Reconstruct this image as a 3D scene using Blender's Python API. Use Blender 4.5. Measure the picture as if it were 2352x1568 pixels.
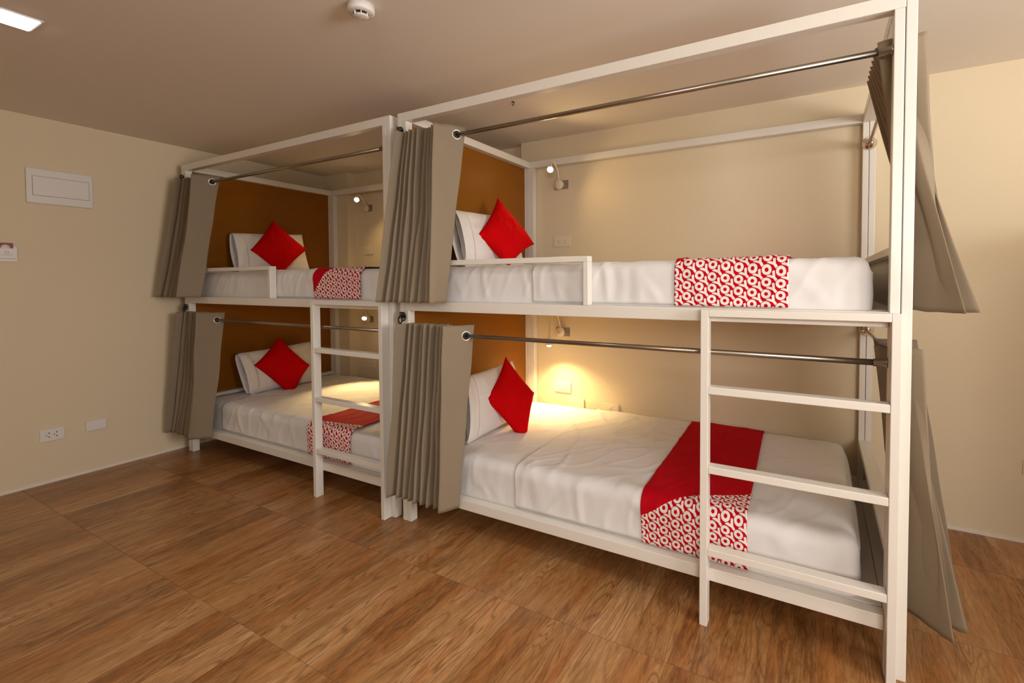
import bpy, bmesh, math, random
from math import sin, cos, pi, sqrt, radians, exp
from mathutils import Vector, Matrix, noise

for o in list(bpy.data.objects):
    bpy.data.objects.remove(o, do_unlink=True)
SC = bpy.context.scene
COL = SC.collection
S = 1.09          # survey units -> metres
PX = 2352.0

# ------------------------------------------------------------------ camera
cam = bpy.data.cameras.new('camera')
cam.sensor_fit = 'HORIZONTAL'
cam.sensor_width = 36.0
cam.lens = 1104.83 / PX * 36.0
cam.shift_x = (1176.0 - 1269.294) / PX
cam.shift_y = (679.919 - 784.0) / PX
cam.clip_start = 0.02
camo = bpy.data.objects.new('camera', cam)
COL.objects.link(camo)
Rr = Vector((0.8747503, 0.48455213, -0.00459776)).normalized()
Fw = Vector((-0.484448, 0.87426726, -0.03109499)).normalized()
Up = Rr.cross(Fw).normalized()
M = Matrix((Rr, Up, -Fw)).transposed().to_4x4()
M.translation = Vector((1.8377, -1.7389, 1.2081)) * S
camo.matrix_world = M
SC.camera = camo

# ------------------------------------------------------------------ view, world, big lights
SC.view_settings.view_transform = 'Standard'
SC.view_settings.look = 'None'
SC.view_settings.gamma = 1.0
SC.view_settings.use_curve_mapping = False
SC.view_settings.exposure = 0.0
W = bpy.data.worlds.new('world'); SC.world = W
W.use_nodes = True
W.node_tree.nodes['Background'].inputs[0].default_value = (0.75, 0.85, 1.0, 1)
W.node_tree.nodes['Background'].inputs[1].default_value = 1.5

def area_light(name, loc, target, sx, sy, power, color, spread=180):
    l = bpy.data.lights.new(name, 'AREA'); l.shape = 'RECTANGLE'
    l.size = sx * S; l.size_y = sy * S; l.energy = power; l.color = color
    l.spread = radians(spread)
    o = bpy.data.objects.new(name, l); COL.objects.link(o)
    o.location = Vector(loc) * S
    d = (Vector(target) - Vector(loc)).normalized()
    o.rotation_euler = d.to_track_quat('-Z', 'Y').to_euler()
    return o
# daylight through the right wall window; the front light is added camera-side fill
area_light('window_daylight', (4.10, -0.90, 1.48), (0.0, -0.75, 2.35), 1.4, 0.92, 63, (1.0, 0.975, 0.94), 150)
area_light('front_fill_light', (3.1, -3.50, 1.68), (2.0, 0.6, 0.95), 1.5, 0.75, 26, (1.0, 0.95, 0.89), 105)

# ------------------------------------------------------------------ materials
def bsdf(name, color, rough=0.5, metal=0.0, spec=0.5, **kw):
    m = bpy.data.materials.new(name); m.use_nodes = True
    b = m.node_tree.nodes['Principled BSDF']
    b.inputs['Base Color'].default_value = (*color, 1)
    b.inputs['Roughness'].default_value = rough
    b.inputs['Metallic'].default_value = metal
    b.inputs['Specular IOR Level'].default_value = spec
    for k, v in kw.items():
        b.inputs[k.replace('_', ' ')].default_value = v
    return m

def add_bump(m, scale, strength, dist=0.002, stretch=(1, 1, 1), detail=4, coord='Object'):
    nt = m.node_tree; N = nt.nodes; L = nt.links
    tc = N.new('ShaderNodeTexCoord'); mp = N.new('ShaderNodeMapping'); mp.inputs['Scale'].default_value = stretch
    nz = N.new('ShaderNodeTexNoise'); nz.inputs['Scale'].default_value = scale; nz.inputs['Detail'].default_value = detail
    bp = N.new('ShaderNodeBump'); bp.inputs['Strength'].default_value = strength; bp.inputs['Distance'].default_value = dist
    L.new(tc.outputs[coord], mp.inputs[0]); L.new(mp.outputs[0], nz.inputs['Vector'])
    L.new(nz.outputs['Fac'], bp.inputs['Height']); L.new(bp.outputs[0], N['Principled BSDF'].inputs['Normal'])
    return nz

def mottled(name, c1, c2, scale, rough, bump_scale, bump_strength, stretch=(1, 1, 1), **kw):
    m = bsdf(name, c1, rough, **kw)
    nt = m.node_tree; N = nt.nodes; L = nt.links
    tc = N.new('ShaderNodeTexCoord'); mp = N.new('ShaderNodeMapping'); mp.inputs['Scale'].default_value = stretch
    nz = N.new('ShaderNodeTexNoise'); nz.inputs['Scale'].default_value = scale; nz.inputs['Detail'].default_value = 5
    mx = N.new('ShaderNodeMix'); mx.data_type = 'RGBA'
    mx.inputs['A'].default_value = (*c1, 1); mx.inputs['B'].default_value = (*c2, 1)
    L.new(tc.outputs['Object'], mp.inputs[0]); L.new(mp.outputs[0], nz.inputs['Vector'])
    L.new(nz.outputs['Fac'], mx.inputs['Factor']); L.new(mx.outputs['Result'], N['Principled BSDF'].inputs['Base Color'])
    if bump_strength:
        add_bump(m, bump_scale, bump_strength)
    return m

WALL = mottled('wall_paint', (0.77, 0.650, 0.455), (0.745, 0.625, 0.435), 2.2, 0.75, 90, 0.06)
CEIL = mottled('ceiling_paint', (0.85, 0.78, 0.69), (0.83, 0.76, 0.67), 1.6, 0.85, 70, 0.05)
WHITE = mottled('white_enamel', (0.82, 0.78, 0.71), (0.80, 0.76, 0.69), 5, 0.30, 60, 0.04)
PANEL = mottled('varnished_plywood', (0.30, 0.105, 0.004), (0.25, 0.082, 0.003), 3, 0.42, 40, 0.03, stretch=(1, 1, 5), spec=0.22)
BASEB = mottled('white_board', (0.77, 0.71, 0.63), (0.72, 0.66, 0.58), 4, 0.5, 50, 0.04)
SHEET = bsdf('white_cotton', (0.79, 0.765, 0.755), 0.75, Sheen_Weight=0.15); _n = add_bump(SHEET, 3.4, 0.42, 0.006, (1.5, .8, 1.2), 5); _n.noise_type = 'RIDGED_MULTIFRACTAL'; _n.inputs['Distortion'].default_value = 0.6
PILLOW = bsdf('pillow_cotton', (0.82, 0.775, 0.74), 0.8, Sheen_Weight=0.15); add_bump(PILLOW, 14, 0.3, 0.004)
RED = mottled('red_fabric', (0.66, 0.001, 0.003), (0.58, 0.001, 0.003), 6, 0.8, 300, 0.25, spec=0.06)
CURT = mottled('taupe_curtain', (0.275, 0.215, 0.145), (0.25, 0.195, 0.13), 9, 0.7, 420, 0.15, spec=0.25)
STEEL = bsdf('brushed_steel', (0.33, 0.29, 0.235), 0.28, 1.0)
CHROME = bsdf('chrome', (0.75, 0.70, 0.62), 0.08, 1.0)
PLATEM = bsdf('zinc_plate', (0.38, 0.34, 0.30), 0.45, 0.7)
PLASTIC = bsdf('white_plastic', (0.80, 0.76, 0.72), 0.35)
CREAMP = bsdf('cream_plastic', (0.80, 0.70, 0.54), 0.35)
BLACK = bsdf('black_plastic', (0.012, 0.010, 0.010), 0.35)
DARK = bsdf('dark_slot', (0.05, 0.03, 0.03), 0.6)
GREY = bsdf('grey_line', (0.30, 0.26, 0.23), 0.6)
CARD = bsdf('red_card', (0.30, 0.05, 0.05), 0.5)
RING = bsdf('ring_metal', (0.85, 0.82, 0.78), 0.2, 0.6)
CAULK = bsdf('caulk', (0.80, 0.74, 0.64), 0.6)
HOLE = bsdf('ring_inside', (0.03, 0.025, 0.02), 0.6)

def emis(name, col, st):
    m = bpy.data.materials.new(name); m.use_nodes = True
    b = m.node_tree.nodes['Principled BSDF']
    b.inputs['Base Color'].default_value = (*col, 1)
    b.inputs['Emission Color'].default_value = (*col, 1)
    b.inputs['Emission Strength'].default_value = st
    return m
BULB = emis('lamp_bulb', (1.0, 0.80, 0.42), 30)
LED = emis('led_panel', (0.86, 0.97, 1.0), 14)
GLASS = bpy.data.materials.new('window_glass'); GLASS.use_nodes = True
_b = GLASS.node_tree.nodes['Principled BSDF']
_b.inputs['Transmission Weight'].default_value = 1.0; _b.inputs['Roughness'].default_value = 0.0; _b.inputs['IOR'].default_value = 1.02

# --- tiny expression helper for shader maths
class E:
    nt = None
    def __init__(s, x): s.x = x
    @staticmethod
    def op(o, *a):
        n = E.nt.nodes.new('ShaderNodeMath'); n.operation = o
        for i, v in enumerate(a):
            v = v.x if isinstance(v, E) else v
            if isinstance(v, (int, float)): n.inputs[i].default_value = v
            else: E.nt.links.new(v, n.inputs[i])
        return E(n.outputs[0])
    def __add__(s, o): return E.op('ADD', s, o)
    def __radd__(s, o): return E.op('ADD', o, s)
    def __sub__(s, o): return E.op('SUBTRACT', s, o)
    def __rsub__(s, o): return E.op('SUBTRACT', o, s)
    def __mul__(s, o): return E.op('MULTIPLY', s, o)
    def __rmul__(s, o): return E.op('MULTIPLY', o, s)
    def __truediv__(s, o): return E.op('DIVIDE', s, o)
    def lt(s, o): return E.op('LESS_THAN', s, o)
    def gt(s, o): return E.op('GREATER_THAN', s, o)
    def abs(s): return E.op('ABSOLUTE', s)
    def max(s, o): return E.op('MAXIMUM', s, o)
    def min(s, o): return E.op('MINIMUM', s, o)
    def round(s): return E.op('ROUND', s)
    def floor(s): return E.op('FLOOR', s)
    def sqrt(s): return E.op('SQRT', s)

# --- bed runner print: rows of round O and Y letters, white on red, inside a diagonal field
def runner_material(name, w0, k):
    m = bsdf(name, (0.5, 0, 0.01), 0.8, spec=0.08)
    nt = m.node_tree; E.nt = nt
    uv = nt.nodes.new('ShaderNodeUVMap'); uv.uv_map = 'UVMap'
    sp = nt.nodes.new('ShaderNodeSeparateXYZ'); nt.links.new(uv.outputs[0], sp.inputs[0])
    u, w = E(sp.outputs[0]), E(sp.outputs[1])        # metres along the bed / up from the front hem
    bx, by = 0.0445, -0.0050
    cx, cy = 0.0005, 0.0400
    det = bx * cy - by * cx
    s = (u * cy - w * cx) * (1 / det); t = (w * bx - u * by) * (1 / det)
    ds = s - s.round(); dt = t - t.round()
    ox = ds * bx + dt * cx; oy = ds * by + dt * cy
    r = (ox * ox + oy * oy).sqrt()
    O = r.lt(0.0154) * r.gt(0.0062)
    ds2 = s - 0.5; ds2 = ds2 - ds2.round(); dt2 = t - 0.5; dt2 = dt2 - dt2.round()
    qx = ds2 * bx + dt2 * cx; qy = ds2 * by + dt2 * cy
    a = radians(38)
    p = qx * cos(a) + qy * sin(a); q = qy * cos(a) - qx * sin(a)
    ap = p.abs()
    stem = ap.lt(0.0043) * q.gt(-0.0185) * q.lt(0.002)
    arm = (ap - (q * 0.66 + 0.0012)).abs().lt(0.0048) * q.gt(-0.0040) * q.lt(0.0165)
    Y = stem.max(arm)
    fld = w.lt(w0 + u * k)
    mask = O.max(Y * r.gt(0.0172)) * fld
    nz = nt.nodes.new('ShaderNodeTexNoise'); nz.inputs['Scale'].default_value = 8
    mx0 = nt.nodes.new('ShaderNodeMix'); mx0.data_type = 'RGBA'
    mx0.inputs['A'].default_value = (0.56, 0.002, 0.010, 1); mx0.inputs['B'].default_value = (0.48, 0.002, 0.010, 1)
    nt.links.new(nz.outputs['Fac'], mx0.inputs['Factor'])
    mx = nt.nodes.new('ShaderNodeMix'); mx.data_type = 'RGBA'
    nt.links.new(mx0.outputs['Result'], mx.inputs['A']); mx.inputs['B'].default_value = (0.84, 0.78, 0.74, 1)
    nt.links.new(mask.x, mx.inputs['Factor'])
    nt.links.new(mx.outputs['Result'], nt.nodes['Principled BSDF'].inputs['Base Color'])
    return m

# --- wood-look floor tiles
def floor_material():
    m = bsdf('oak_look_tile', (0.3, 0.15, 0.06), 0.3)
    nt = m.node_tree; N = nt.nodes; L = nt.links; E.nt = nt
    tc = N.new('ShaderNodeTexCoord'); sp = N.new('ShaderNodeSeparateXYZ'); L.new(tc.outputs['Object'], sp.inputs[0])
    X, Y = E(sp.outputs[0]), E(sp.outputs[1])
    T = 0.552 * S
    ry = (Y + 0.267 * S + 40 * T) / T
    row = ry.floor()
    TW = 0.552 * S
    rx = (X + 1.607 * S + 40 * TW) / TW + row * 0.5
    colx = rx.floor()
    fx = rx - colx; fy = ry - row
    # printed boards inside each tile, four of uneven width
    strip = (fx * 4.0).floor()
    def rnd(a, b, c, k):
        n = N.new('ShaderNodeTexWhiteNoise'); n.noise_dimensions = '3D'
        cb = N.new('ShaderNodeCombineXYZ')
        for i, v in enumerate((a, b, c + k)):
            L.new(v.x, cb.inputs[i])
        L.new(cb.outputs[0], n.inputs['Vector'])
        return E(n.outputs['Value'])
    r1 = rnd(colx, row, strip, 0.0); r2 = rnd(colx, row, strip, 7.3)
    # grain coordinates, drawn out along Y, shifted per board
    cb = N.new('ShaderNodeCombineXYZ')
    L.new((X + r1 * 5.0).x, cb.inputs[0]); L.new((Y * 0.13 + r2 * 9.0).x, cb.inputs[1]); L.new((r1 * 3.0).x, cb.inputs[2])
    def noise_(scale, detail, dist=0.0, rough=0.55):
        n = N.new('ShaderNodeTexNoise'); n.inputs['Scale'].default_value = scale; n.inputs['Detail'].default_value = detail
        n.inputs['Distortion'].default_value = dist; n.inputs['Roughness'].default_value = rough
        L.new(cb.outputs[0], n.inputs['Vector']); return E(n.outputs['Fac'])
    big = noise_(7.0, 2.0, 0.5)
    fine = noise_(150.0, 4.0, 0.2, 0.65)
    mid = noise_(30.0, 4.0, 0.5)
    # cathedral rings: contour lines of the broad noise
    ph = big * 20.0 + mid * 1.2
    ring = E.op('SINE', ph * 6.283)
    ringm = E.op('POWER', (ring * 0.5 + 0.5), 5.0)
    # knots and burns
    cbk = N.new('ShaderNodeCombineXYZ'); L.new((X * 1.0).x, cbk.inputs[0]); L.new((Y * 0.34).x, cbk.inputs[1])
    kn = N.new('ShaderNodeTexNoise'); kn.inputs['Scale'].default_value = 6.5; kn.inputs['Detail'].default_value = 3.0
    L.new(cbk.outputs[0], kn.inputs['Vector'])
    knot = (E(kn.outputs['Fac']) - 0.595) * 8.0
    knot = knot.max(0.0).min(1.0)
    tone = (mid * 0.50 + fine * 0.55 + big * 0.30 + (r1 - 0.5) * 0.22) - 0.18
    rmp = N.new('ShaderNodeValToRGB'); cr = rmp.color_ramp
    cr.elements[0].position = 0.28; cr.elements[0].color = (0.19, 0.078, 0.022, 1)
    cr.elements[1].position = 0.74; cr.elements[1].color = (0.60, 0.335, 0.155, 1)
    e = cr.elements.new(0.45); e.color = (0.37, 0.170, 0.056, 1)
    e = cr.elements.new(0.58); e.color = (0.46, 0.230, 0.085, 1)
    L.new(tone.x, rmp.inputs[0])
    mx = N.new('ShaderNodeMix'); mx.data_type = 'RGBA'; mx.inputs['B'].default_value = (0.10, 0.045, 0.016, 1)
    L.new(rmp.outputs[0], mx.inputs['A'])
    sel = ((big - 0.38) * 5.0).max(0.0).min(1.0)
    L.new((ringm * sel * 0.52).max(knot * 0.5).x, mx.inputs['Factor'])
    # redder streaks
    redn = noise_(11.0, 3.0, 0.3)
    mr = N.new('ShaderNodeMix'); mr.data_type = 'RGBA'; mr.blend_type = 'MULTIPLY'; mr.inputs['B'].default_value = (1.0, 0.78, 0.60, 1)
    L.new(mx.outputs['Result'], mr.inputs['A']); L.new(((redn - 0.50) * 6.0).max(0.0).min(0.6).x, mr.inputs['Factor'])
    mx = mr
    # grout lines
    gx = (fx.lt(0.0035)).max(fx.gt(0.9975)); gy = fy.lt(0.0035).max(fy.gt(0.9975))
    g = gx.max(gy)
    mg = N.new('ShaderNodeMix'); mg.data_type = 'RGBA'; mg.inputs['B'].default_value = (0.10, 0.055, 0.028, 1)
    L.new(mx.outputs['Result'], mg.inputs['A']); L.new((g * 0.33).x, mg.inputs['Factor'])
    B = N['Principled BSDF']
    L.new(mg.outputs['Result'], B.inputs['Base Color'])
    L.new((0.24 + fine * 0.16 + g * 0.3).x, B.inputs['Roughness'])
    bp = N.new('ShaderNodeBump'); bp.inputs['Strength'].default_value = 0.25; bp.inputs['Distance'].default_value = 0.0012
    L.new((fine * 0.6 - ringm * sel * 0.25 - g * 0.9).x, bp.inputs['Height']); L.new(bp.outputs[0], B.inputs['Normal'])
    return m
FLOOR = floor_material()

# ------------------------------------------------------------------ mesh helpers (survey units; scaled by S on build)
class MB:
    def __init__(s): s.v = []; s.f = []; s.m = []; s.uv = {}; s.sm = []
    def add(s, vs, fs, mi=0, smooth=False):
        o = len(s.v); s.v += [tuple(x) for x in vs]
        for f in fs: s.f.append([i + o for i in f]); s.m.append(mi); s.sm.append(smooth)
        return o
    def box(s, x0, x1, y0, y1, z0, z1, mi=0):
        s.add([(x0,y0,z0),(x1,y0,z0),(x1,y1,z0),(x0,y1,z0),(x0,y0,z1),(x1,y0,z1),(x1,y1,z1),(x0,y1,z1)],
              [(0,3,2,1),(4,5,6,7),(0,1,5,4),(1,2,6,5),(2,3,7,6),(3,0,4,7)], mi); return s
    def tube(s, pts, r, n=12, mi=0, caps=True):
        pts = [Vector(p) for p in pts]; rr = r if isinstance(r, (list, tuple)) else [r] * len(pts)
        vs = []; up = None
        for i, p in enumerate(pts):
            d = (pts[min(i+1, len(pts)-1)] - pts[max(i-1, 0)]).normalized()
            if up is None:
                up = Vector((0,0,1)) if abs(d.z) < 0.9 else Vector((1,0,0))
            a = d.cross(up).normalized(); up = a.cross(d).normalized()
            for k in range(n):
                t = 2*pi*k/n; vs.append(p + (a*cos(t) + up*sin(t)) * rr[i])
        fs = []
        for i in range(len(pts)-1):
            for k in range(n):
                fs.append((i*n+k, i*n+(k+1)%n, (i+1)*n+(k+1)%n, (i+1)*n+k))
        if caps:
            fs.append(tuple(range(n-1, -1, -1))); fs.append(tuple(range((len(pts)-1)*n, len(pts)*n)))
        s.add(vs, fs, mi, True); return s
    def lathe(s, c, axis, prof, n=28, mi=0):
        c = Vector(c); ax = Vector(axis).normalized()
        u = Vector((0,0,1)) if abs(ax.z) < 0.9 else Vector((1,0,0))
        a = ax.cross(u).normalized(); b = a.cross(ax)
        vs = []
        for r, h in prof:
            for k in range(n):
                t = 2*pi*k/n; vs.append(c + ax*h + (a*cos(t)+b*sin(t))*max(r, 1e-5))
        fs = []
        for i in range(len(prof)-1):
            for k in range(n): fs.append((i*n+k, (i+1)*n+k, (i+1)*n+(k+1)%n, i*n+(k+1)%n))
        s.add(vs, fs, mi, True); return s
    def torus(s, c, axis, R, r, n=28, m=8, mi=0, sx=1.0):
        c = Vector(c); ax = Vector(axis).normalized()
        u = Vector((0,0,1)) if abs(ax.z) < 0.9 else Vector((1,0,0))
        a = ax.cross(u).normalized(); b = a.cross(ax)
        vs = []
        for i in range(n):
            t = 2*pi*i/n; d = a*cos(t)*sx + b*sin(t)
            for j in range(m):
                q = 2*pi*j/m; vs.append(c + d*(R + r*cos(q)) + ax*r*sin(q))
        fs = [(i*m+j, ((i+1)%n)*m+j, ((i+1)%n)*m+(j+1)%m, i*m+(j+1)%m) for i in range(n) for j in range(m)]
        s.add(vs, fs, mi, True); return s
    def grid(s, fn, nu, nv, mi=0, uvfn=None, flip=False):
        o = len(s.v)
        vs = [fn(i/nu, j/nv) for i in range(nu+1) for j in range(nv+1)]
        fs = []
        for i in range(nu):
            for j in range(nv):
                a = i*(nv+1)+j; q = (a, a+nv+1, a+nv+2, a+1)
                fs.append(q[::-1] if flip else q)
        s.add(vs, fs, mi, True)
        if uvfn:
            for i in range(nu+1):
                for j in range(nv+1): s.uv[o+i*(nv+1)+j] = uvfn(i/nu, j/nv)
        return s
    def build(s, name, mats, parent=None, org=None, bevel=0.0, solid=0.0, subsurf=0, weld=False):
        if not isinstance(mats, (list, tuple)): mats = [mats]
        if parent is not None: org = Vector(parent['_o'])
        if org is None: org = Vector((0,0,0))
        org = Vector(org)
        me = bpy.data.meshes.new(name)
        me.from_pydata([(Vector(v)-org)*S for v in s.v], [], s.f)
        for m in mats: me.materials.append(m)
        for p, mi, sm in zip(me.polygons, s.m, s.sm): p.material_index = mi; p.use_smooth = sm
        if s.uv:
            ul = me.uv_layers.new(name='UVMap')
            for l in me.loops: ul.data[l.index].uv = s.uv.get(l.vertex_index, (0, 0))
        me.validate(); me.update()
        if weld:
            bm = bmesh.new(); bm.from_mesh(me); bmesh.ops.remove_doubles(bm, verts=bm.verts, dist=0.0004)
            bmesh.ops.recalc_face_normals(bm, faces=bm.faces); bm.to_mesh(me); bm.free()
        o = bpy.data.objects.new(name, me); COL.objects.link(o)
        if parent is not None: o.parent = parent
        else: o.location = org * S
        o['_o'] = tuple(org)
        if bevel:
            b = o.modifiers.new('bevel', 'BEVEL'); b.width = bevel*S; b.segments = 2; b.limit_method = 'ANGLE'; b.harden_normals = False
        if solid:
            b = o.modifiers.new('solid', 'SOLIDIFY'); b.thickness = solid*S; b.offset = 0
        if subsurf:
            b = o.modifiers.new('sub', 'SUBSURF'); b.levels = subsurf; b.render_levels = subsurf
        return o

def thing(name, label, cat, org, group=None):
    o = bpy.data.objects.new(name, None); COL.objects.link(o)
    o.empty_display_size = 0.05
    o.location = Vector(org) * S; o['_o'] = tuple(org)
    o['label'] = label; o['category'] = cat
    if group: o['group'] = group
    return o
def tag(o, label, cat, group=None):
    o['label'] = label; o['category'] = cat
    if group: o['group'] = group
    return o
def struct(o): o['kind'] = 'structure'; return o
def copy_tree(o, parent=None):
    c = o.copy(); COL.objects.link(c)
    if parent is not None: c.parent = parent
    for ch in [x for x in bpy.data.objects if x.parent == o]: copy_tree(ch, c)
    return c

# ------------------------------------------------------------------ room
XL, XR, YF, YB, YR, ZC = -2.2327, 4.15, -3.6, 1.202, 1.272, 2.196
XP, XE = -1.905, -0.045        # recess behind the far bunk
MB().box(XL-.1, XR+.1, YF-.1, YR+.15, -.1, 0).build('floor', FLOOR)['kind'] = 'structure'
MB().box(XL-.1, XR+.1, YF-.1, YR+.15, ZC, ZC+.1).build('ceiling', CEIL)['kind'] = 'structure'
MB().box(XL-.12, XL, YF-.1, YR+.15, -.05, ZC+.05).build('wall_left', WALL)['kind'] = 'structure'
b = MB()
b.box(XL-.05, XP, YB-.012, YR+.12, 0, ZC); b.box(XP, XE, YR, YR+.12, 0, ZC); b.box(XE, XR, YB, YR+.12, 0, ZC)
b.build('wall_back', WALL)['kind'] = 'structure'
def wall_with_hole(name, axis, at, thick, a0, a1, h0, h1, z0, z1):
    b = MB()
    def bx(p0, p1, q0, q1):
        if axis == 'x': b.box(at, at+thick, p0, p1, q0, q1)
        else: b.box(p0, p1, at, at+thick, q0, q1)
    bx(a0, h0, 0, ZC); bx(h1, a1, 0, ZC); bx(h0, h1, 0, z0); bx(h0, h1, z1, ZC)
    b.build(name, WALL)['kind'] = 'structure'
wall_with_hole('wall_right', 'x', XR, .12, YF-.1, YB+.1, -1.60, -.20, 1.0, 1.95)
wall_with_hole('wall_front', 'y', YF-.12, .12, XL, XR+.1, 2.3, 3.9, 1.30, 2.06)
def window(name, axis, at, h0, h1, z0, z1):
    w = MB(); t = .04
    def bx(p0, p1, q0, q1, d0=0.03, d1=0.08):
        if axis == 'x': w.box(at+d0, at+d1, p0, p1, q0, q1)
        else: w.box(p0, p1, at-d1, at-d0, q0, q1)
    mid = (h0+h1)/2
    bx(h0, h1, z0, z0+t); bx(h0, h1, z1-t, z1); bx(h0, h0+t, z0, z1); bx(h1-t, h1, z0, z1); bx(mid-t/2, mid+t/2, z0, z1)
    f = struct(w.build(name, WHITE, org=(0, 0, 0)))
    g = MB()
    if axis == 'x': g.box(at+.052, at+.056, h0+t, h1-t, z0+t, z1-t)
    else: g.box(h0+t, h1-t, at-.056, at-.052, z0+t, z1-t)
    g.build('window_pane', GLASS, parent=f)
window('window_1', 'x', XR, -1.60, -.20, 1.0, 1.95)
window('front_fill_window', 'y', YF, 2.3, 3.9, 1.30, 2.06)  # added opening for the fill light behind the camera
# unseen box added to shade the lower right wall and floor
MB().box(2.90, 3.45, -.30, YB, 0, 1.46).build('light_blocker_right', WALL, bevel=.002)['kind'] = 'structure'
# thin caulk line at the wall foot
b = MB(); b.box(XL, XL+.004, YF, YB, 0, .018); b.build('baseboard_left', CAULK)['kind'] = 'structure'
b = MB(); b.box(XE, XR, YB-.004, YB, 0, .018); b.build('baseboard_back', CAULK)['kind'] = 'structure'

# ------------------------------------------------------------------ bunk bed
L_, D_, H_ = 2.08, 1.196, 2.041
T = .043
def bunk(org, label):
    root = thing('bunk_bed', label, 'bunk bed', org, 'bunk beds along the back wall')
    ox, oy, _ = org
    def P(name, boxes, mat=WHITE, bevel=.0022, parent=None):
        b = MB()
        for q in boxes: b.box(q[0]+ox, q[1]+ox, q[2]+oy, q[3]+oy, q[4], q[5])
        return b.build(name, mat, parent=parent or root, bevel=bevel)
    yb = D_ - .043
    for y0 in (0, yb):
        P('post', [(0, .0275, y0, y0+.043, 0, H_)])
        P('post', [(.0295, .057, y0, y0+.043, 0, 1.998)])
        P('post', [(2.024, 2.0505, y0, y0+.043, 0, 1.998)])
        P('post', [(2.0525, 2.08, y0, y0+.043, 0, H_)])
    P('post', [(.0575, .086, yb, yb+.043, 0, 1.998)])
    # top ring
    P('top_rail', [(.028, 2.052, 0, .043, 1.998, H_)]); P('top_rail', [(.028, 2.052, yb, yb+.043, 1.998, H_)])
    P('top_rail', [(0, .057, .0435, yb-.0005, 1.998, H_)]); P('top_rail', [(2.024, 2.08, .0435, yb-.0005, 1.998, H_)])
    for z0, z1 in ((1.065, 1.111), (.140, .186)):
        P('bunk_rail', [(.0575, 2.0235, 0, .043, z0, z1)]); P('bunk_rail', [(.0865, 2.0235, yb, yb+.043, z0, z1)])
        P('bunk_rail', [(.0, .057, .0435, yb-.0005, z0, z1)]); P('bunk_rail', [(2.024, 2.08, .0435, yb-.0005, z0, z1)])
        P('bed_base', [(.0585, 2.0225, .0475, yb-.004, z1-.018, z1+.001)], BASEB, .001)
    for z1 in (1.307, .390):
        P('end_rail', [(0, .057, .0435, yb-.0005, z1-.025, z1)]); P('end_rail', [(2.024, 2.08, .0435, yb-.0005, z1-.025, z1)])
        P('foot_panel', [(2.062, 2.070, .0435, yb-.0005, z1-.20, z1-.0255)], BASEB, .001)
    P('headboard', [(.009, .016, .0435, yb-.0005, 1.308, 1.9975)], PANEL, .0005)
    P('headboard', [(.009, .016, .0435, yb-.0005, .391, 1.0645)], PANEL, .0005)
    g = P('guard_rail', [(.0575, 1.037, 0, .040, 1.285, 1.308), (1.0145, 1.037, .0, .040, 1.1115, 1.285)])
    lad = P('ladder', [(1.4835, 1.510, -.0455, -.0005, 0, 1.109), (2.0255, 2.0505, -.0455, -.0005, 0, 1.109), (1.510, 2.0255, -.0455, -.0005, 1.084, 1.109)])
    for z in (.843, .567, .277):
        P('rung', [(1.5102, 2.0253, -.0445, -.0015, z-.0255, z)], parent=lad)
    return root
OB = (-.002, 0, 0)
OA = (-2.126, -.008, 0)
bunk(OB, 'white steel bunk bed nearer the camera, with curtains at both its ends')
bunk(OA, 'white steel bunk bed further left in the corner, beside the wall with the electrical panel')

# ------------------------------------------------------------------ mattresses, sheets, runners
def bed_surface(ox, oy, z0, z1, x0=.075, x1=1.985, y0=.052, y1=1.140, rad=.045, seed=0, amp=1.0):
    """param surface over the mattress: u along x (0..1), w = metres up from the front foot of the mattress"""
    h = z1 - z0; r = rad
    segs = [h-r, pi*r/2, (y1-y0)-2*r, pi*r/2, h-r]
    tot = sum(segs)
    def base(x, w):
        if w < segs[0]: return y0, z0+w, -1, 0
        w -= segs[0]
        if w < segs[1]:
            a = w/r; return y0+r-r*cos(a), z1-r+r*sin(a), -cos(a), sin(a)
        w -= segs[1]
        if w < segs[2]: return y0+r+w, z1, 0, 1
        w -= segs[2]
        if w < segs[3]:
            a = w/r; return y1-r+r*sin(a), z1-r+r*cos(a), sin(a), cos(a)
        w -= segs[3]
        return y1, z1-r-w, 1, 0
    def P(x, w, off=0.0, wr=1.0):
        y, z, ny, nz = base(x, w)
        # round the two ends
        e = min(x-x0, x1-x)
        k = 1.0
        if e < .05:
            q = max(0, 1-e/.05); k = sqrt(max(0, 1-q*q))
            sh = (1-k)*.05
            z -= sh*max(0, nz); y += sh*(-ny)*.8
        # wrinkles
        X, Yc = x*1.0+seed*3.1, w
        n = noise.noise(Vector((X*2.3, Yc*1.6, seed))) * .0035
        ridge = 1-abs(noise.noise(Vector((X*5+Yc*2.2, Yc*1.8-X*1.4, seed+4.2))))*2
        n += max(0, ridge-.66)*.010
        ridge = 1-abs(noise.noise(Vector((X*9-Yc*5, Yc*3.5+X*1.0, seed+9.2))))*2
        n += max(0, ridge-.70)*.009
        if nz < .6 and w < .3:            # little pulls in the front drop
            n += .0022*sin(X*95+3*noise.noise(Vector((X*4, w*6, 1)))) * max(0, noise.noise(Vector((X*3, seed, 2)))+.15)
        n *= amp*wr
        back = max(0.0, ny)
        n *= (1-back)
        foot = min(1.0, w/.03)
        o2 = off + n*foot
        return (x+ox, y+ny*o2+oy, z+nz*o2)
    return P, tot, segs

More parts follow.
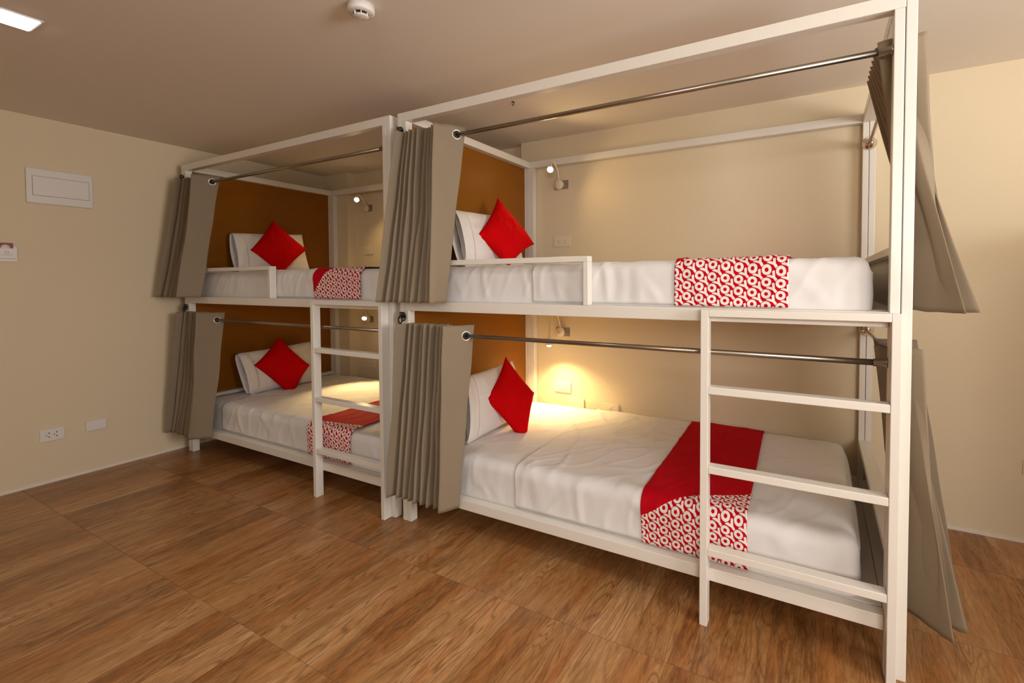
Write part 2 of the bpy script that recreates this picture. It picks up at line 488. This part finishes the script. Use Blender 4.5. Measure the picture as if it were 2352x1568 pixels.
def mattress(org, z0, z1, label, seed, x1=1.985):
    ox, oy, _ = org
    P, tot, segs = bed_surface(ox, oy, z0, z1, seed=seed, x1=x1)
    x0 = .075
    b = MB()
    nu, nv = 190, 110
    def us(u):   # denser toward the ends
        return x0 + (x1-x0)*(u - .06*sin(2*pi*u)/(2*pi)*2)
    b.grid(lambda u, v: P(us(u), v*tot), nu, nv)
    # end caps
    for side, xx in ((0, x0), (1, x1)):
        ring = [P(xx, j/nv*tot) for j in range(nv+1)]
        cy = sum(p[1] for p in ring)/len(ring); cz = (z0+z1)/2
        def cap(u, v, ring=ring, side=side, cy=cy, cz=cz):
            p = ring[int(round(v*nv))]
            k = cos(u*pi/2)
            bul = .014*sin(u*pi/2)*(1 if side else -1)
            if side: bul += .010*noise.noise(Vector((p[1]*7, p[2]*12, seed)))*sin(u*pi)
            return (p[0]+bul, cy+(p[1]-cy)*(k*.98+.02), max(z0, cz+(p[2]-cz)*(k*.98+.02)))
        b.grid(cap, 10, nv, flip=(side == 0))
    o = b.build('mattress', SHEET, org=(1.03+ox, .6+oy, z0), weld=True)
    tag(o, label, 'mattress', 'mattresses under white fitted sheets')
    return P, tot, segs

def cover(name, mat, P, xa, xb, w0, w1, off, nu, nv, org, label, cat, group, skew=0.0, uv=False, wr=1.0, hem=None, solid=.0016):
    b = MB()
    def f(u, v):
        w = w0+(w1-w0)*v
        xs = xa+skew*w; xe = xb+skew*w
        x = xs+(xe-xs)*u
        ww = w
        if hem: ww = w + (1-v)*hem(u) if v < .2 else w
        o = off
        return P(x, ww, o, wr)
    b.grid(f, nu, nv, uvfn=(lambda u, v: ((xb-xa)*u, (w0+(w1-w0)*v)-w0)) if uv else None)
    o = b.build(name, mat, org=org, solid=solid)
    tag(o, label, cat, group)
    return o

specs = [
 # org, z0, z1, tag words, seed, runner xa, xb, skew, w0, k, sheet-fold start
 (OB, 1.1125, 1.280, 'on the nearer upper bunk', 1, 1.370, 1.750, 0.0, .150, .9, .752, 1.985),
 (OB, .1875, .372, 'on the nearer lower bunk', 2, 1.247, 1.633, -.040, .105, .60, .655, 1.965),
 (OA, 1.1125, 1.280, 'on the far left upper bunk', 3, 1.396, 1.795, 0.0, .030, 1.10, .95, 1.985),
 (OA, .1875, .372, 'on the far left lower bunk', 4, 1.310, 1.690, -.012, .185, .16, .36, 1.985),
]
for (org, z0, z1, words, seed, ra, rb, skew, rw0, rk, fold, x1) in specs:
    P, tot, segs = mattress(org, z0, z1, 'mattress in a white fitted sheet ' + words, seed, x1)
    front = segs[0]
    back = tot - segs[4]*.45
    base = (org[0]+ra, org[1]+.6, z0)
    # loose top sheet tucked under the runner
    cover('flat_sheet', SHEET, P, fold, ra+.014, .006, tot-.03, .0045, 90, 110, (org[0]+fold, org[1]+.5, z0),
          'thin white flat sheet folded back ' + words, 'sheet', 'white flat sheets', skew=(-.05 if seed in (2,) else -.015), wr=1.5, solid=.002)
    rm = runner_material('runner_print_%d' % seed, rw0, rk)
    cover('bed_runner', rm, P, ra, rb, .004, tot-.02, .0112, 70, 130, base,
          'red bed runner with white OYO lettering ' + words, 'bed runner', 'red and white bed runners', skew=skew, uv=True, wr=1.0)

# ------------------------------------------------------------------ pillows and cushions
def pad(name, mat, c, thick, label, cat, group, pinch=.07, n=34, seed=0, flat=0.0, extra=None):
    """c = four corners a(bottom) b(right) c(top) d(left); front normal = towards +x"""
    A, B_, C, D = [Vector(p) for p in c]
    nrm = (B_-A).cross(D-A).normalized()
    if nrm.x < 0: nrm = -nrm
    b = MB()
    def side(sgn):
        def f(u, v):
            a, q = u*2-1, v*2-1
            a2 = a*(1-pinch*(1-q*q)*abs(a)); q2 = q*(1-pinch*(1-a*a)*abs(q))
            s_, t_ = (a2+1)/2, (q2+1)/2
            p = A*(1-s_)*(1-t_) + B_*s_*(1-t_) + C*s_*t_ + D*(1-s_)*t_
            h = ((1-a**4)*(1-q**4))
            h = max(0, h)**.62
            h *= 1 - .25*(a*a+q*q)*.5
            w = noise.noise(Vector((u*3.2+seed, v*3.2, sgn))) * .010 * h
            w += max(0, 1-abs(noise.noise(Vector((u*4+seed, v*5+2, sgn+3))))*2-.7)*.016*h
            p = p + nrm*(sgn*thick*h + w)
            if flat and p.z < flat: p.z = flat + (p.z-flat)*.08
            return p
        return f
    b.grid(side(1), n, n); b.grid(side(-1), n, n, flip=True)
    ctr = (A+B_+C+D)/4; ctr.z = min(A.z, B_.z)
    o = b.build(name, mat, org=ctr, weld=True)
    if label: tag(o, label, cat, group)
    return o

def pillow(c, flat, label, seed):
    """pillow whose pillowcase ends in an open hem on the camera side"""
    g = 'white pillows at the head ends'
    o = pad('pillow', PILLOW, c, .062, label, 'pillow', g, .035, 36, seed, flat)
    A, B_, C, D = [Vector(p) for p in c]
    nrm = (B_-A).cross(D-A).normalized()
    if nrm.x < 0: nrm = -nrm
    # hem of the pillowcase: a soft open sleeve around the left end
    b = MB(); along = (B_-A).normalized()
    n = 40
    def f(u, v):
        t = u*2*pi
        q = (cos(t)+1)/2; hgt = .03+.94*q
        p0 = A.lerp(D, hgt)
        r = .040*abs(sin(t))**.8*(1 if sin(t) > 0 else -1)
        d = -.012 + .075*(v)
        wob = .006*noise.noise(Vector((u*6, v*2, seed)))
        p = p0 + along*d + nrm*(r*(1+.25*v)+wob)
        if p.z < flat: p.z = flat+.001
        return p
    b.grid(f, n, 8)
    b.build('pillowcase_hem', PILLOW, parent=o, solid=.002)
    return o

ZU, ZL = 1.284, .376
pillow([(.215, .245, ZU), (.205, .85, ZU), (.095, .86, 1.615), (.105, .285, 1.598)], ZU,
       'white pillow on the nearer upper bunk, behind the brightest red cushion', 1)
pad('cushion', RED, [(.335, .475, ZU+.004), (.345, .735, 1.430), (.165, .612, 1.705), (.205, .365, 1.462)], .060,
    'bright red square cushion stood on one corner on the nearer upper bunk', 'cushion', 'red cushions', .10, 36, 5, ZU)
pillow([(.275, .175, ZL), (.235, .80, ZL), (.115, .83, .700), (.150, .300, .690)], ZL,
       'white pillow leaning at the head of the nearer lower bunk', 2)
pad('cushion', RED, [(.435, .485, ZL-.085), (.395, .640, .560), (.185, .655, .755), (.245, .365, .560)], .060,
    'bright red square cushion propped by its pillow on the nearer lower bunk', 'cushion', 'red cushions', .10, 36, 6, ZL)
pillow([(-1.90, .245, ZU), (-1.905, .82, ZU), (-2.02, .825, 1.615), (-2.015, .262, 1.582)], ZU,
       'white pillow on the upper bunk of the far left bed', 3)
pad('cushion', RED, [(-1.79, .495, ZU-.02), (-1.82, .735, 1.475), (-1.955, .535, 1.700), (-1.90, .328, 1.452)], .055,
    'dark red square cushion on the upper bunk of the far left bed', 'cushion', 'red cushions', .07, 36, 7, ZU)
pillow([(-1.845, .275, ZL), (-1.865, .85, ZL), (-1.99, .86, .700), (-1.965, .255, .680)], ZL,
       'white pillow on the lower bunk of the far left bed', 4)
pad('cushion', RED, [(-1.735, .525, ZL-.065), (-1.785, .712, .535), (-1.93, .545, .775), (-1.865, .315, .588)], .055,
    'dark red square cushion on the far left lower bunk, left of the ladder', 'cushion', 'red cushions', .07, 36, 8, ZL)

# ------------------------------------------------------------------ curtain rods
def rod_x(org, z, label):
    ox, oy, _ = org
    r = thing('curtain_rod', label, 'curtain rod', (ox+.06, oy+.0215, z), 'curtain rods')
    y = oy+.0215
    MB().tube([(ox+.072, y, z), (ox+2.010, y, z)], .0095, 16).build('rod', STEEL, parent=r)
    MB().lathe((ox+2.0235, y, z), (-1, 0, 0), [(.0, 0), (.0155, 0), (.0155, .004), (.0118, .006), (.0118, .036), (.0, .036)], 20).build('end_cap', STEEL, parent=r)
    MB().lathe((ox+.0575, y, z), (1, 0, 0), [(.0, 0), (.0155, 0), (.0155, .004), (.0118, .006), (.0118, .03), (.0, .03)], 20).build('end_cap', STEEL, parent=r)
rod_x(OB, 1.890, 'steel curtain rod across the front of the nearer upper bunk')
rod_x(OB, .955, 'steel curtain rod across the front of the nearer lower bunk')
rod_x(OA, 1.890, 'steel curtain rod across the front of the far left upper bunk')
rod_x(OA, .955, 'steel curtain rod across the front of the far left lower bunk')
def rod_y(org, z, label):
    ox, oy, _ = org
    x = ox+2.052
    r = thing('curtain_rod', label, 'curtain rod', (x, oy+1.15, z), 'curtain rods')
    MB().tube([(x, oy+.055, z), (x, oy+1.142, z)], .0090, 16).build('rod', CHROME, parent=r)
    MB().lathe((x, oy+1.1525, z), (0, -1, 0), [(0, 0), (.032, 0), (.033, .003), (.030, .010), (.018, .020), (.0125, .030), (.0, .030)], 28).build('flange', CHROME, parent=r)
    MB().lathe((x, oy+.0435, z), (0, 1, 0), [(0, 0), (.020, 0), (.020, .004), (.0125, .010), (.0, .012)], 24).build('flange', CHROME, parent=r)
rod_y(OB, 1.889, 'steel curtain rod across the right end of the nearer upper bunk')
rod_y(OB, .955, 'steel curtain rod across the right end of the nearer lower bunk')

# ------------------------------------------------------------------ curtains
def smooth_path(pts, n, rnd=3):
    """resample a polyline, rounding its corners"""
    P = [Vector((p[0], p[1])) for p in pts]
    for _ in range(rnd):
        Q = [P[0]]
        for a, b in zip(P[:-1], P[1:]): Q += [a.lerp(b, .25), a.lerp(b, .75)]
        Q.append(P[-1]); P = Q
    d = [0]
    for a, b in zip(P[:-1], P[1:]): d.append(d[-1]+(b-a).length)
    out = []; j = 0
    for i in range(n+1):
        t = d[-1]*i/n
        while j < len(d)-2 and d[j+1] < t: j += 1
        k = (t-d[j])/max(1e-9, d[j+1]-d[j]); out.append(P[j].lerp(P[j+1], min(1, max(0, k))))
    return out
def curtain(top, bot, zt, zb, label, org, seed, zbf=None, rodxy=None, zrod=None, xclamp=None, n=300):
    m = 46
    T_, B_ = smooth_path(top, n), smooth_path(bot, n)
    b = MB()
    def pt(u, t):
        i = int(round(u*n)); e = t
        p = T_[i].lerp(B_[i], e); z = zt + (zb-zt)*t
        hem = .0045*noise.noise(Vector((u*30+seed, 0, 5)))
        z += hem + (zbf(u) if zbf else 0)*t
        wob = .007*noise.noise(Vector((u*14+seed, t*3, 2)))*sin(pi*t)
        x = p.x+wob; y = p.y+wob*.8
        if xclamp:
            k = min(1, t/xclamp[1]); x = max(x, 1.930+(xclamp[0]-1.930)*k)
        return Vector((x, y, z))
    b.grid(lambda u, v: pt(u, v), n, m)
    o = b.build('curtain', CURT, org=org, solid=.0022)
    tag(o, label, 'curtain', 'taupe bed curtains')
    if rodxy is not None:
        t = (zt-zrod)/(zt-zb)
        best = min(range(int(n*.86), n), key=lambda i: abs(pt(i/n, t).y-rodxy))
        p = pt(best/n, t); q = pt(min(1, (best+4)/n), t); r0 = pt((best-4)/n, t)
        d = (q-r0); d.z = 0; d.normalize(); nrm = Vector((d.y, -d.x, 0))
        c = Vector((p.x, p.y, zrod)) + nrm*.0020
        ring = MB().torus(c, nrm, .0200, .0034, 32, 8, 0).build('grommet', RING, parent=o)
        MB().lathe(c-nrm*.0004, nrm, [(0, 0), (.0175, 0), (.0175, .0008), (0, .0008)], 24).build('grommet_opening', HOLE, parent=ring)
    return o
def zig(x0, x1, yc, amp, n, jitter, seed, start=-1):
    random.seed(seed); pts = []
    for i in range(n+1):
        t = i/n
        pts.append((x0+(x1-x0)*t + random.uniform(-1, 1)*jitter*.3, yc + start*(1 if i % 2 == 0 else -1)*amp*(1+random.uniform(-.25, .25))))
    return pts
def front_curtain(org, zt, zb, xt, xb, end_t, end_b, label, seed, zrod, ytop=.0, ampt=.075, yb=-.10, ampb=.055, npl=17, zbf=None):
    ox, oy, _ = org
    top = zig(.066, xt, ytop, ampt, npl, .01, seed)[:-1] + [(xt, -.055)] + end_t
    bot = zig(xb[0], xb[1], yb, ampb, npl, .012, seed+50)[:-1] + [(xb[1], yb-ampb)] + end_b
    top = [(x+ox, y+oy) for x, y in top]; bot = [(x+ox, y+oy) for x, y in bot]
    curtain(top, bot, zt, zb, label, (ox+.15, oy, zt), seed, rodxy=oy+.0215, zrod=zrod, zbf=zbf)
front_curtain(OB, 1.932, 1.112, .308, (.005, .352), [(.382, .058)], [(.345, -.050)],
              'large taupe curtain gathered at the left of the nearer upper bunk', 11, 1.890, yb=-.105, ampb=.050)
front_curtain(OB, 1.005, .160, .355, (.015, .350), [(.422, .058)], [(.388, -.025)],
              'taupe curtain gathered at the left of the nearer lower bunk', 23, .955, yb=-.070, ampb=.048)
front_curtain(OA, 1.932, 1.112, .318, (-.01, .275), [(.388, .060)], [(.300, -.035)],
              'taupe curtain at the left of the far upper bunk, beside the wall', 31, 1.890, yb=-.120, ampb=.050)
front_curtain(OA, 1.005, .160, .300, (-.03, .285), [(.412, .055)], [(.385, -.035)],
              'taupe curtain at the left of the far lower bunk, beside the wall', 43, .955, yb=-.080, ampb=.050)
tp = [(1.985, .052), (2.150, .030)]; bt = [(2.085, .160), (2.240, -.010)]
for i in range(7):
    y = .10+i*.046
    tp += [(1.930, y), (2.135, y+.022)]
    bt += [(2.120, y+.03), (2.292-.006*i, y-.03 if i == 0 else y+.02)]
curtain(tp, bt, 1.932, 1.110, 'taupe curtain hanging at the right end of the nearer upper bunk', (2.09, .2, 1.93), 61, xclamp=(2.090, .70))
tp = [(1.992, .085), (2.155, .030)]; bt = [(2.085, .155), (2.225, -.018)]
for i in range(5):
    y = .115+i*.045
    tp += [(1.965, y), (2.135, y+.022)]
    bt += [(2.115, y+.03), (2.282-.006*i, y-.04 if i == 0 else y+.02)]
curtain(tp, bt, 1.000, .145, 'taupe curtain hanging at the right end of the nearer lower bunk', (2.09, .2, 1.0), 67, xclamp=(2.090, .66))

# ------------------------------------------------------------------ black plastic clips at the curtain tops
def clip(org, z, label):
    ox, oy, _ = org
    c = (ox+.010, oy-.006, z)
    b = MB()
    b.torus((c[0]+.002, c[1]-.006, z-.022), (.25, -1, 0), .0165, .0042, 24, 8, 0, .62)
    b.torus((c[0]+.024, c[1]-.006, z-.004), (.6, -1, 0), .0190, .0042, 24, 8, 0, .62)
    b.box(c[0]-.004, c[0]+.030, c[1]-.004, c[1]+.005, z-.012, z+.006)
    b.tube([(c[0]-.002, c[1]-.004, z+.012), (c[0]+.012, c[1]-.009, z+.016), (c[0]+.028, c[1]-.004, z+.012)], .004, 8)
    o = b.build('curtain_hook', BLACK, org=c)
    tag(o, label, 'hook', 'black plastic curtain hooks')
clip(OB, 1.950, 'black plastic hook on the left post of the nearer upper bunk')
clip(OB, 1.040, 'black plastic hook on the left post of the nearer lower bunk')
clip(OA, 1.950, 'black plastic hook on the left post of the far upper bunk')
clip(OA, 1.040, 'black plastic hook on the left post of the far lower bunk')

# ------------------------------------------------------------------ reading lamps
def lamp(label, px, pz, yw, neck, head_dir, watts, aim, spot=95):
    r = thing('reading_lamp', label, 'lamp', (px, yw, pz), 'gooseneck reading lamps')
    w = MB(); w.box(px-.054, px+.054, yw-.0035, yw-.0005, pz-.030, pz+.030)
    p = w.build('mounting_plate', PLATEM, parent=r, bevel=.0015)
    MB().lathe((px+.041, yw-.0037, pz), (0, -1, 0), [(0, 0), (.0035, 0), (.003, .001), (0, .0012)], 12).build('screw', DARK, parent=p)
    kx = px-.012
    MB().lathe((kx, yw-.0038, pz), (0, -1, 0), [(0, 0), (.030, 0), (.033, .003), (.033, .024), (.029, .029), (0, .029)], 32).build('lamp_base', CREAMP, parent=r)
    MB().lathe((kx-.004, yw-.0330, pz-.010), (0, -1, 0), [(0, 0), (.008, 0), (.008, .005), (.006, .007), (0, .007)], 18).build('switch', CREAMP, parent=r)
    pts = [Vector((kx, yw-.018, pz+.031))] + [Vector(q) for q in neck]
    P = pts
    for _ in range(3):
        Q = [P[0]]
        for a, b in zip(P[:-1], P[1:]): Q += [a.lerp(b, .25), a.lerp(b, .75)]
        Q.append(P[-1]); P = Q
    MB().tube(P, .0062, 10).build('neck', CREAMP, parent=r)
    e = pts[-1]; d = Vector(head_dir).normalized()
    MB().lathe(e-d*.004, d, [(0, 0), (.0085, 0), (.010, .012), (.0185, .040), (.0215, .052), (.0195, .052), (.017, .046)], 24).build('lamp_shade', CREAMP, parent=r)
    MB().lathe(e+d*.036, d, [(.0180, 0), (.0190, .008), (.0150, .018), (.008, .0235), (0, .025)], 20).build('bulb', BULB, parent=r)
    l = bpy.data.lights.new('reading_light', 'SPOT'); l.energy = watts; l.color = (1.0, .69, .29)
    l.spot_size = radians(spot); l.spot_blend = .85; l.shadow_soft_size = .012
    lo = bpy.data.objects.new('reading_light', l); COL.objects.link(lo)
    lo.parent = r
    lo.location = ((e+d*.070) - Vector((px, yw, pz)))*S
    lo.rotation_euler = Vector(aim if aim else d).normalized().to_track_quat('-Z', 'Y').to_euler()
    return r
g = 'gooseneck reading lamp, lit, on the wall of the '
lamp(g+'nearer upper bunk', .283, 1.868, YB, [(.272, 1.160, 1.975), (.262, 1.120, 2.010), (.262, 1.085, 2.000), (.276, 1.070, 1.960)],
     (.28, -.82, -.45), 7.0, (.75, -.42, -.3), 165)
lamp(g+'nearer lower bunk', .290, .858, YB, [(.276, 1.165, .950), (.276, 1.13, .990), (.264, 1.080, .985), (.272, 1.040, .832)],
     (-.04, -.04, -1), 32, (.14, -.10, -1), 125)
lamp(g+'far left upper bunk', -1.728, 1.872, YR, [(-1.735, 1.22, 1.95), (-1.745, 1.17, 1.985), (-1.700, 1.12, 1.965), (-1.655, 1.10, 1.925)],
     (.62, -.72, -.30), 7.0, (.35, -.35, -.75), 165)
lamp(g+'far left lower bunk', -1.735, .872, YR, [(-1.738, 1.22, .97), (-1.735, 1.18, 1.02), (-1.66, 1.13, .99), (-1.600, 1.11, .925)],
     (.55, -.60, -.62), 42, (.55, -.50, -.72), 74)

# ------------------------------------------------------------------ sockets and plates
def plate(name, cat, label, c, wall, w, h, kind, mat=CREAMP, group=None, t=.009, bevel=.002):
    """c = centre on the wall; wall 'back' faces -y, 'left' faces +x"""
    def bx(b, a0, a1, z0, z1, d0, d1, mi=0):
        if wall == 'back': b.box(c[0]+a0, c[0]+a1, c[1]-d1, c[1]-d0, c[2]+z0, c[2]+z1, mi)
        else: b.box(c[0]+d0, c[0]+d1, c[1]+a0, c[1]+a1, c[2]+z0, c[2]+z1, mi)
    r = thing(name, label, cat, c, group)
    b = MB(); bx(b, -w/2, w/2, -h/2, h/2, .0004, t); b.build('cover_plate', mat, parent=r, bevel=bevel)
    e = t+.0002
    def slots(cx, size=.0024, flip=1):
        s = MB()
        for dz in (-.0075, .0075): bx(s, cx-size*.5, cx+size*.5, dz-.0035, dz+.0035, e+.0016, e+.0022)
        return s
    if kind == 'duo':       # two two-pin outlets with a rocker between
        b = MB(); bx(b, -w*.28, w*.28, -h*.27, h*.27, t, t+.0016); b.build('insert', mat, parent=r, bevel=.0006)
        for cx in (-w*.20, w*.20):
            s = MB()
            for dx in (-.0045, .0045):
                for dz in (-.006,.006): bx(s, cx+dx-.0009, cx+dx+.0009, dz-.003, dz+.003, t+.0017, t+.0021)
            s.build('pin_slots', DARK, parent=r)
        b = MB(); bx(b, -w*.07, w*.07, -h*.22, h*.22, t+.0016, t+.0034); b.build('switch', mat, parent=r, bevel=.0006)
    elif kind == 'tri':     # two three-pin outlets
        b = MB(); bx(b, -w*.29, w*.29, -h*.26, h*.26, t, t+.0012); b.build('insert', mat, parent=r, bevel=.0006)
        for cx in (-w*.14, w*.17):
            s = MB()
            bx(s, cx-.0125, cx-.0085, -.003, .003, t+.0013, t+.0018)
            for dz in (-.0115, .0115):
                sg = 1 if dz > 0 else -1
                vs = [(-.004, dz-.003*sg), (.005, dz-.003*sg), (.0005, dz+.0055*sg)]
                s.add([(c[0]+t+.0018, c[1]+cx+a, c[2]+z) for a, z in vs], [(0, 1, 2)] )
            s.build('pin_slots', DARK, parent=r)
    elif kind == 'single':
        b = MB(); bx(b, -w*.09, w*.09, -h*.27, h*.27, t, t+.0016); b.build('insert', mat, parent=r, bevel=.0006)
        s = MB()
        for dx in (-.003, .003): bx(s, dx-.0008, dx+.0008, -.004, .004, t+.0017, t+.0021)
        s.build('pin_slots', DARK, parent=r)
    return r
SG = 'wall sockets inside the bunks'
plate('wall_socket', 'socket', 'cream wall socket above the mattress of the nearer upper bunk', (.287, YB, 1.481), 'back', .124, .072, 'duo', group=SG)
plate('wall_socket', 'socket', 'cream wall socket under the lamp of the nearer lower bunk', (.288, YB, .474), 'back', .124, .070, 'duo', group=SG)
plate('blank_plate', 'cover plate', 'blank cream plate half hidden by the nearer lower mattress', (.391, YB, .372), 'back', .122, .07, None)
plate('wall_socket', 'socket', 'cream wall socket low behind the nearer lower mattress, right of the blank plate', (.643, YB, .365), 'back', .118, .07, 'single', group=SG)
plate('wall_socket', 'socket', 'cream wall socket in the far left upper bunk', (-1.728, YR, 1.495), 'back', .120, .072, 'duo', group=SG)
plate('wall_socket', 'socket', 'cream wall socket in the far left lower bunk, behind the ladder', (-1.732, YR, .468), 'back', .128, .066, 'duo', group=SG)
plate('blank_plate', 'cover plate', 'small plate low on the back wall at the right picture edge', (2.715, YB, .350), 'back', .110, .068, None)
plate('wall_socket', 'socket', 'white double wall socket low on the left wall', (XL, -.682, .2925), 'left', .108, .072, 'tri', PLASTIC)
plate('blank_plate', 'cover plate', 'white rounded blank plate low on the left wall, right of the double socket', (XL, -.478, .296), 'left', .102, .064, None, PLASTIC, t=.014, bevel=.006)
# electrical panel
r = thing('electrical_panel', 'wide white electrical panel cover high on the left wall', 'electrical panel', (XL, -.605, 1.787))
b = MB(); b.box(XL+.0005, XL+.016, -.755, -.457, 1.683, 1.890); b.build('cover_frame', PLASTIC, parent=r, bevel=.006)
b = MB(); b.box(XL+.0155, XL+.0175, -.7300, -.4770, 1.7295, 1.8445); b.build('door_gap', GREY, parent=r)
b = MB(); b.box(XL+.0160, XL+.0195, -.7282, -.4788, 1.7313, 1.8427); b.build('panel_door', PLASTIC, parent=r, bevel=.002)
# key card switch
r = thing('key_card_switch', 'white key card switch with a dark red card, at the left picture edge', 'key card switch', (XL, -.842, 1.380))
b = MB(); b.box(XL+.0005, XL+.010, -.888, -.797, 1.333, 1.425); b.build('back_plate', PLASTIC, parent=r, bevel=.003)
b = MB(); b.box(XL+.010, XL+.026, -.884, -.803, 1.352, 1.410); h_ = b.build('card_holder', PLASTIC, parent=r, bevel=.002)
b = MB(); b.box(XL+.0262, XL+.0266, -.868, -.820, 1.3715, 1.3728); b.build('marking', GREY, parent=h_)
b = MB(); b.torus((XL+.0264, -.844, 1.386), (1, 0, 0), .0062, .0008, 20, 6, 0, 1.3); b.build('marking', GREY, parent=h_)
b = MB(); b.box(XL+.011, XL+.014, -.877, -.815, 1.395, 1.441); b.build('card', CARD, parent=r, bevel=.001)
b = MB(); b.lathe((XL+.0142, -.846, 1.412), (1, 0, 0), [(0, 0), (.019, 0), (.019, .003), (0, .003)], 28); b.build('card_tab', PLASTIC, parent=r)

# ------------------------------------------------------------------ ceiling things
r = thing('smoke_detector', 'round white smoke detector on the ceiling', 'smoke detector', (.392, -.535, ZC))
cx, cy = .392, -.535
MB().lathe((cx, cy, ZC-.0003), (0, 0, -1), [(0, 0), (.046, 0), (.046, .022), (.0435, .027), (.026, .027)], 40).build('base', PLASTIC, parent=r)
MB().lathe((cx, cy, ZC-.026), (0, 0, -1), [(.0205, 0), (.0205, .014)], 32).build('sensor_mesh', DARK, parent=r)
MB().lathe((cx, cy, ZC-.036), (0, 0, -1), [(0, 0), (.0255, 0), (.0255, .0025), (.022, .0050), (0, .0055)], 36).build('cap', PLASTIC, parent=r)
b = MB()
for k in range(6):
    a = k*pi/3+.35; c_, s_ = cos(a), sin(a)
    p, q = Vector((c_, s_, 0)), Vector((-s_, c_, 0)); o = Vector((cx, cy, 0))
    vs = []
    for z in (ZC-.0375, ZC-.0265):
        for rr, w in ((.020, -.0014), (.0265, -.0014), (.0265, .0014), (.020, .0014)):
            vs.append(o+p*rr+q*w+Vector((0, 0, z)))
    b.add(vs, [(0, 3, 2, 1), (4, 5, 6, 7), (0, 1, 5, 4), (1, 2, 6, 5), (2, 3, 7, 6), (3, 0, 4, 7)])
b.build('ribs', PLASTIC, parent=r)
b = MB()
for k in range(3):
    a = k*2.094+.9; b.lathe((cx+.0345*cos(a), cy+.0345*sin(a), ZC-.0268), (0, 0, -1), [(0, 0), (.0016, 0), (.0016, .0006), (0, .0006)], 10)
b.build('screw_holes', DARK, parent=r)

def downlight(x0, x1, y0, y1, label, power=3.2):
    c = ((x0+x1)/2, (y0+y1)/2, ZC)
    r = thing('ceiling_light', label, 'ceiling light', c, 'square ceiling lights')
    f = .010
    b = MB(); b.box(x0-f, x1+f, y0-f, y1+f, ZC-.006, ZC-.0005); b.build('frame', PLASTIC, parent=r, bevel=.002)
    b = MB(); b.box(x0, x1, y0, y1, ZC-.0085, ZC-.0062); b.build('diffuser', LED, parent=r)
    l = bpy.data.lights.new('led_light', 'AREA'); l.shape = 'RECTANGLE'; l.size = (x1-x0)*S; l.size_y = (y1-y0)*S
    l.energy = power; l.color = (.88, .95, 1.0); l.spread = radians(125)
    lo = bpy.data.objects.new('led_light', l); COL.objects.link(lo); lo.parent = r; lo.location = (0, 0, -.012*S)
downlight(-.862, -.737, -1.160, -1.062, 'small square lit ceiling light at the top left of the picture', 1.6)
downlight(.60, .725, -1.160, -1.062, 'square ceiling light in the middle of the room, above the picture')
# a small hook left in the ceiling above the nearer bunk
b = MB(); b.lathe((.352, .503, ZC-.0003), (0, 0, -1), [(0, 0), (.009, 0), (.008, .003), (0, .004)], 16)
b.tube([(.352, .503, ZC-.003), (.360, .503, ZC-.014), (.352, .506, ZC-.020), (.344, .503, ZC-.012)], .0022, 8)
tag(b.build('ceiling_hook', DARK, org=(.352, .503, ZC)), 'tiny dark hook in the ceiling above the nearer bunk', 'hook')

for o in bpy.data.objects:
    if '_o' in o.keys(): del o['_o']
